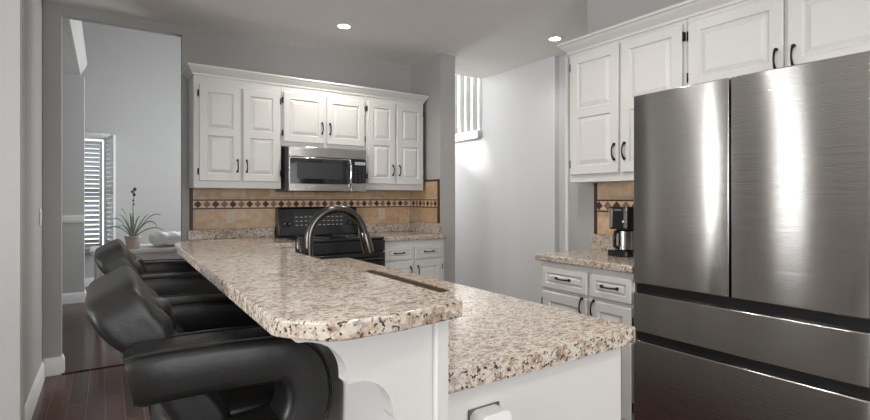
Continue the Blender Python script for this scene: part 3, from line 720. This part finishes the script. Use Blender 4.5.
# ------------------------------------------------------------------ bar chairs
def make_chair(label, Y):
    t = thing('bar_stool', label, 'bar stool', (0, Y, 0), 0, 'black leather bar stools')
    L = M['leather']
    # backrest: leaning one-piece cushion, tufted on the front (+x), with a fuller rolled top
    tilt = Matrix.Rotation(math.radians(-28), 4, 'Y'); C0 = Vector((.118, 0, .884))
    def shape(q):
        o = Vector((0, 0, 0))
        top = max(0, q.z-.42)
        if q.x > .2 and q.z < .62:
            u = q.y*2.4; v = q.z*2.1
            sd = abs(math.sin(PI*(u+v)*.5)*math.sin(PI*(u-v)*.5))
            o.x = (-.026+.046*sd**.7)*min(1, max(0, 1.2-abs(q.y)))
        if q.z > .42: o.x += -.020*math.sin(min(1, top/.4)*PI*.5)*(1 if q.x < 0 else .25)
        o.x += .007*math.exp(-((q.z-.40)/.06)**2)*(1 if q.x < 0 else -1)
        return o
    mb = MB(); mb.cushion(C0.x, 0, C0.z, .092, .375, .445, .27, 38, shape, tilt); bk = mb.build('backrest', L, t, smooth=True, angle=70)
    for sy in (-1, 1):
        mb = MB(); pp = []
        for i in range(17):
            z = -.19+.385*i/16; p = tilt @ Vector((.018-(.02*max(0, z-.11)/.09), sy*(.184-.012*max(0, (z-.15)/.05)), z)); pp.append((C0.x+p.x, p.y, C0.z+p.z))
        mb.tube(pp, .0038, 6); mb.build('piping', L, bk, smooth=True)
    for a in range(4):
        for c_ in range(2+(a % 2)):
            y = (c_-(1+(a % 2))/2)*.115; z = -.13+a*.075; p = tilt @ Vector((.036, y, z))
            mb = MB(); mb.lathe([(.001, -.004), (.008, -.002), (.008, .002), (.001, .005)], (C0.x+p.x, p.y, C0.z+p.z), 12, 'x'); mb.build('tuft_button', L, bk, smooth=True)
    # seat
    mb = MB(); mb.cushion(.255, 0, .755, .33, .33, .12, .35, 18, None, None); mb.build('seat', L, t, smooth=True, angle=70)
    # looped arms
    sec = []
    for k in range(24):
        a = 2*PI*k/24; c_, s_ = math.cos(a), math.sin(a); e = .45
        sec.append((math.copysign(abs(c_)**e, c_)*.058, math.copysign(abs(s_)**e, s_)*.05))
    for sy in (-1, 1):
        pp = [(.034, .926), (.05, .929), (.10, .931), (.2, .930), (.27, .927)]
        pp += [(.296+.06*math.sin(PI*i/14), .840+.085*math.cos(PI*i/14)) for i in range(0, 15)]
        pp += [(.25, .751), (.19, .745), (.13, .738), (.09, .733)]
        y = sy*.225
        mb = MB(); pts = [(x, y+(-0.0), z) for x, z in pp]
        sc = [.86]+[1]*(len(pts)-1)
        mb.tube(pts, sc, sec=sec, up=(0, 1, 0)); ar = mb.build('armrest', L, t, smooth=True, angle=50)
        mb = MB()
        for oy in (-.05, .05):
            q = []
            for i, (x, z) in enumerate(pp):
                tx = Vector((pp[min(i+1, len(pp)-1)][0]-pp[max(0, i-1)][0], pp[min(i+1, len(pp)-1)][1]-pp[max(0, i-1)][1])).normalized()
                nx = Vector((-tx.y, tx.x)); q.append((x+nx.x*.0485, y+oy, z+nx.y*.0485))
            mb.tube(q, .0028, 6)
        mb.build('piping', L, ar, smooth=True)
    mb = MB(); mb.lathe([(.03, .045), (.03, .45), (.022, .46), (.022, .70)], (.2, 0, 0), 24); mb.build('column', M['chrome'], t, smooth=True)
    mb = MB(); mb.lathe([(.215, 0), (.215, .008), (.19, .018), (.08, .035), (.035, .05)], (.2, 0, 0), 48); mb.build('base', M['chrome'], t, smooth=True)
    mb = MB(); mb.box(.10, .30, -.1, .1, .695, .712); mb.build('seat_plate', M['chrome'], t, bevel=.004)
    mb = MB(); fr_ = [(.2, -.03, .3), (.2, -.13, .3)]+[(.2+.15*math.sin(a), -.13*math.cos(a), .3) for a in [PI*i/16 for i in range(1, 16)]]+[(.2, .13, .3), (.2, .03, .3)]
    mb.tube(fr_, .011, 10); mb.build('footrest', M['chrome'], t, smooth=True)
    return t
ch = make_chair('near black leather bar stool with tufted back, in front', 1.275)
c2 = copy_tree(ch); c2.location.y = 2.23; c2['label'] = 'farther black leather bar stool, behind the front one near the dining opening'

# ------------------------------------------------------------------ dining room things
t = thing('dining_table', 'table under the potted plant in the dining room', 'table', (.42, 6.2, 0))
MB().slab(rrect(-.55, .68, -.35, .35, .04), [], .70, .735).build('tabletop', M['trim'], t, bevel=.006)
MB().box(-.46, .53, -.27, .27, .60, .70).build('apron', M['trim'], t, bevel=.004)
for x in (-.48, .55):
    for y in (-.28, .28): MB().lathe([(.02, 0), (.025, .05), (.035, .6), (.035, .70)], (x, y, 0), 16).build('leg', M['trim'], t, smooth=True)
mb = MB()
def crinkle(q): return Vector((.01*math.sin(q.y*9+q.z*5), 0, .006*math.sin(q.x*17)+.006*math.sin(q.x*31+q.y*11)))
mb.cushion(.70, 6.12, .818, .60, .42, .13, .5, 24, crinkle); tag(mb.build('folded_cloth', M['cloth'], smooth=True, angle=80), 'crumpled white cloth lying on the dining table beside the plant', 'cloth')
t = thing('potted_plant', 'spiky green plant in a pale pot on the dining table', 'plant', (.235, 5.98, .735))
mb = MB(); mb.lathe([(.05, 0), (.055, .005), (.07, .11), (.076, .115), (.076, .135), (.066, .135), (.062, .115)], (0, 0, 0), 28); mb.build('pot', M['terracotta'], t, smooth=True)
mb = MB(); mb.lathe([(.063, .10), (.063, .12), (.001, .125)], (0, 0, 0), 20); mb.build('soil', M['soil'], t)
def leaf(a, L, rise, droop, w, yaw_w=0):
    mb = MB(); n = 12; Lp = []; Rp = []; Cp = []
    for i in range(n+1):
        u = i/n; r = L*(u-.15*u*u); z = .115+rise*math.sin(min(PI, u*PI*.5*(1+droop)))
        ww = w*(1-u)**.7*(.4+.6*min(1, u*4)); dx, dy = math.cos(a), math.sin(a)
        Cp.append(mb.bm.verts.new((r*dx, r*dy, z-.004))); Lp.append(mb.bm.verts.new((r*dx-dy*ww, r*dy+dx*ww, z+.004))); Rp.append(mb.bm.verts.new((r*dx+dy*ww, r*dy-dx*ww, z+.004)))
    for i in range(n):
        mb.bm.faces.new((Lp[i], Cp[i], Cp[i+1], Lp[i+1])); mb.bm.faces.new((Cp[i], Rp[i], Rp[i+1], Cp[i+1]))
    o = mb.build('leaf', M['leaf'], t, smooth=True, angle=80); md = o.modifiers.new('thick', 'SOLIDIFY'); md.thickness = .004
for a, L, rise, dr, w in ((.1, .30, .24, .2, .013), (-.35, .34, .10, .5, .012), (.6, .26, .24, .1, .014), (2.6, .22, .20, .1, .016), (3.1, .24, .12, .3, .016), (3.7, .16, .24, 0, .016), (4.4, .12, .26, 0, .016), (5.2, .15, .22, .1, .016), (1.5, .12, .26, 0, .016), (2.0, .2, .18, .2, .016), (4.0, .25, .14, .4, .014), (5.7, .3, .17, .5, .012), (2.9, .12, .30, 0, .014)): leaf(a, L, rise, dr, w)
mb = MB(); mb.tube([(0, 0, .12), (.005, 0, .3), (0, .0, .45), (.015, 0, .60)], [.004, .0035, .003, .002], 8); sp = mb.build('flower_stem', M['stem'], t, smooth=True)
mb = MB()
for k, (x, z, r) in enumerate(((.012, .56, .018), (-.004, .59, .016), (.018, .615, .02), (.004, .5, .012), (.01, .46, .01))): mb.cushion(x, 0, z, r*1.6, r*1.6, r*1.8, .9, 6)
mb.build('seed_head', M['stem'], sp, smooth=True)
mb = MB()
for k in range(5):
    a = 2*PI*k/5; mb.cushion(-.05+.012*math.cos(a), -.02, .30+.012*math.sin(a), .02, .008, .02, .9, 6)
mb.tube([(0, 0, .12), (-.03, -.01, .22), (-.05, -.018, .30)], .003, 6); mb.build('flower', M['flower'], t, smooth=True)
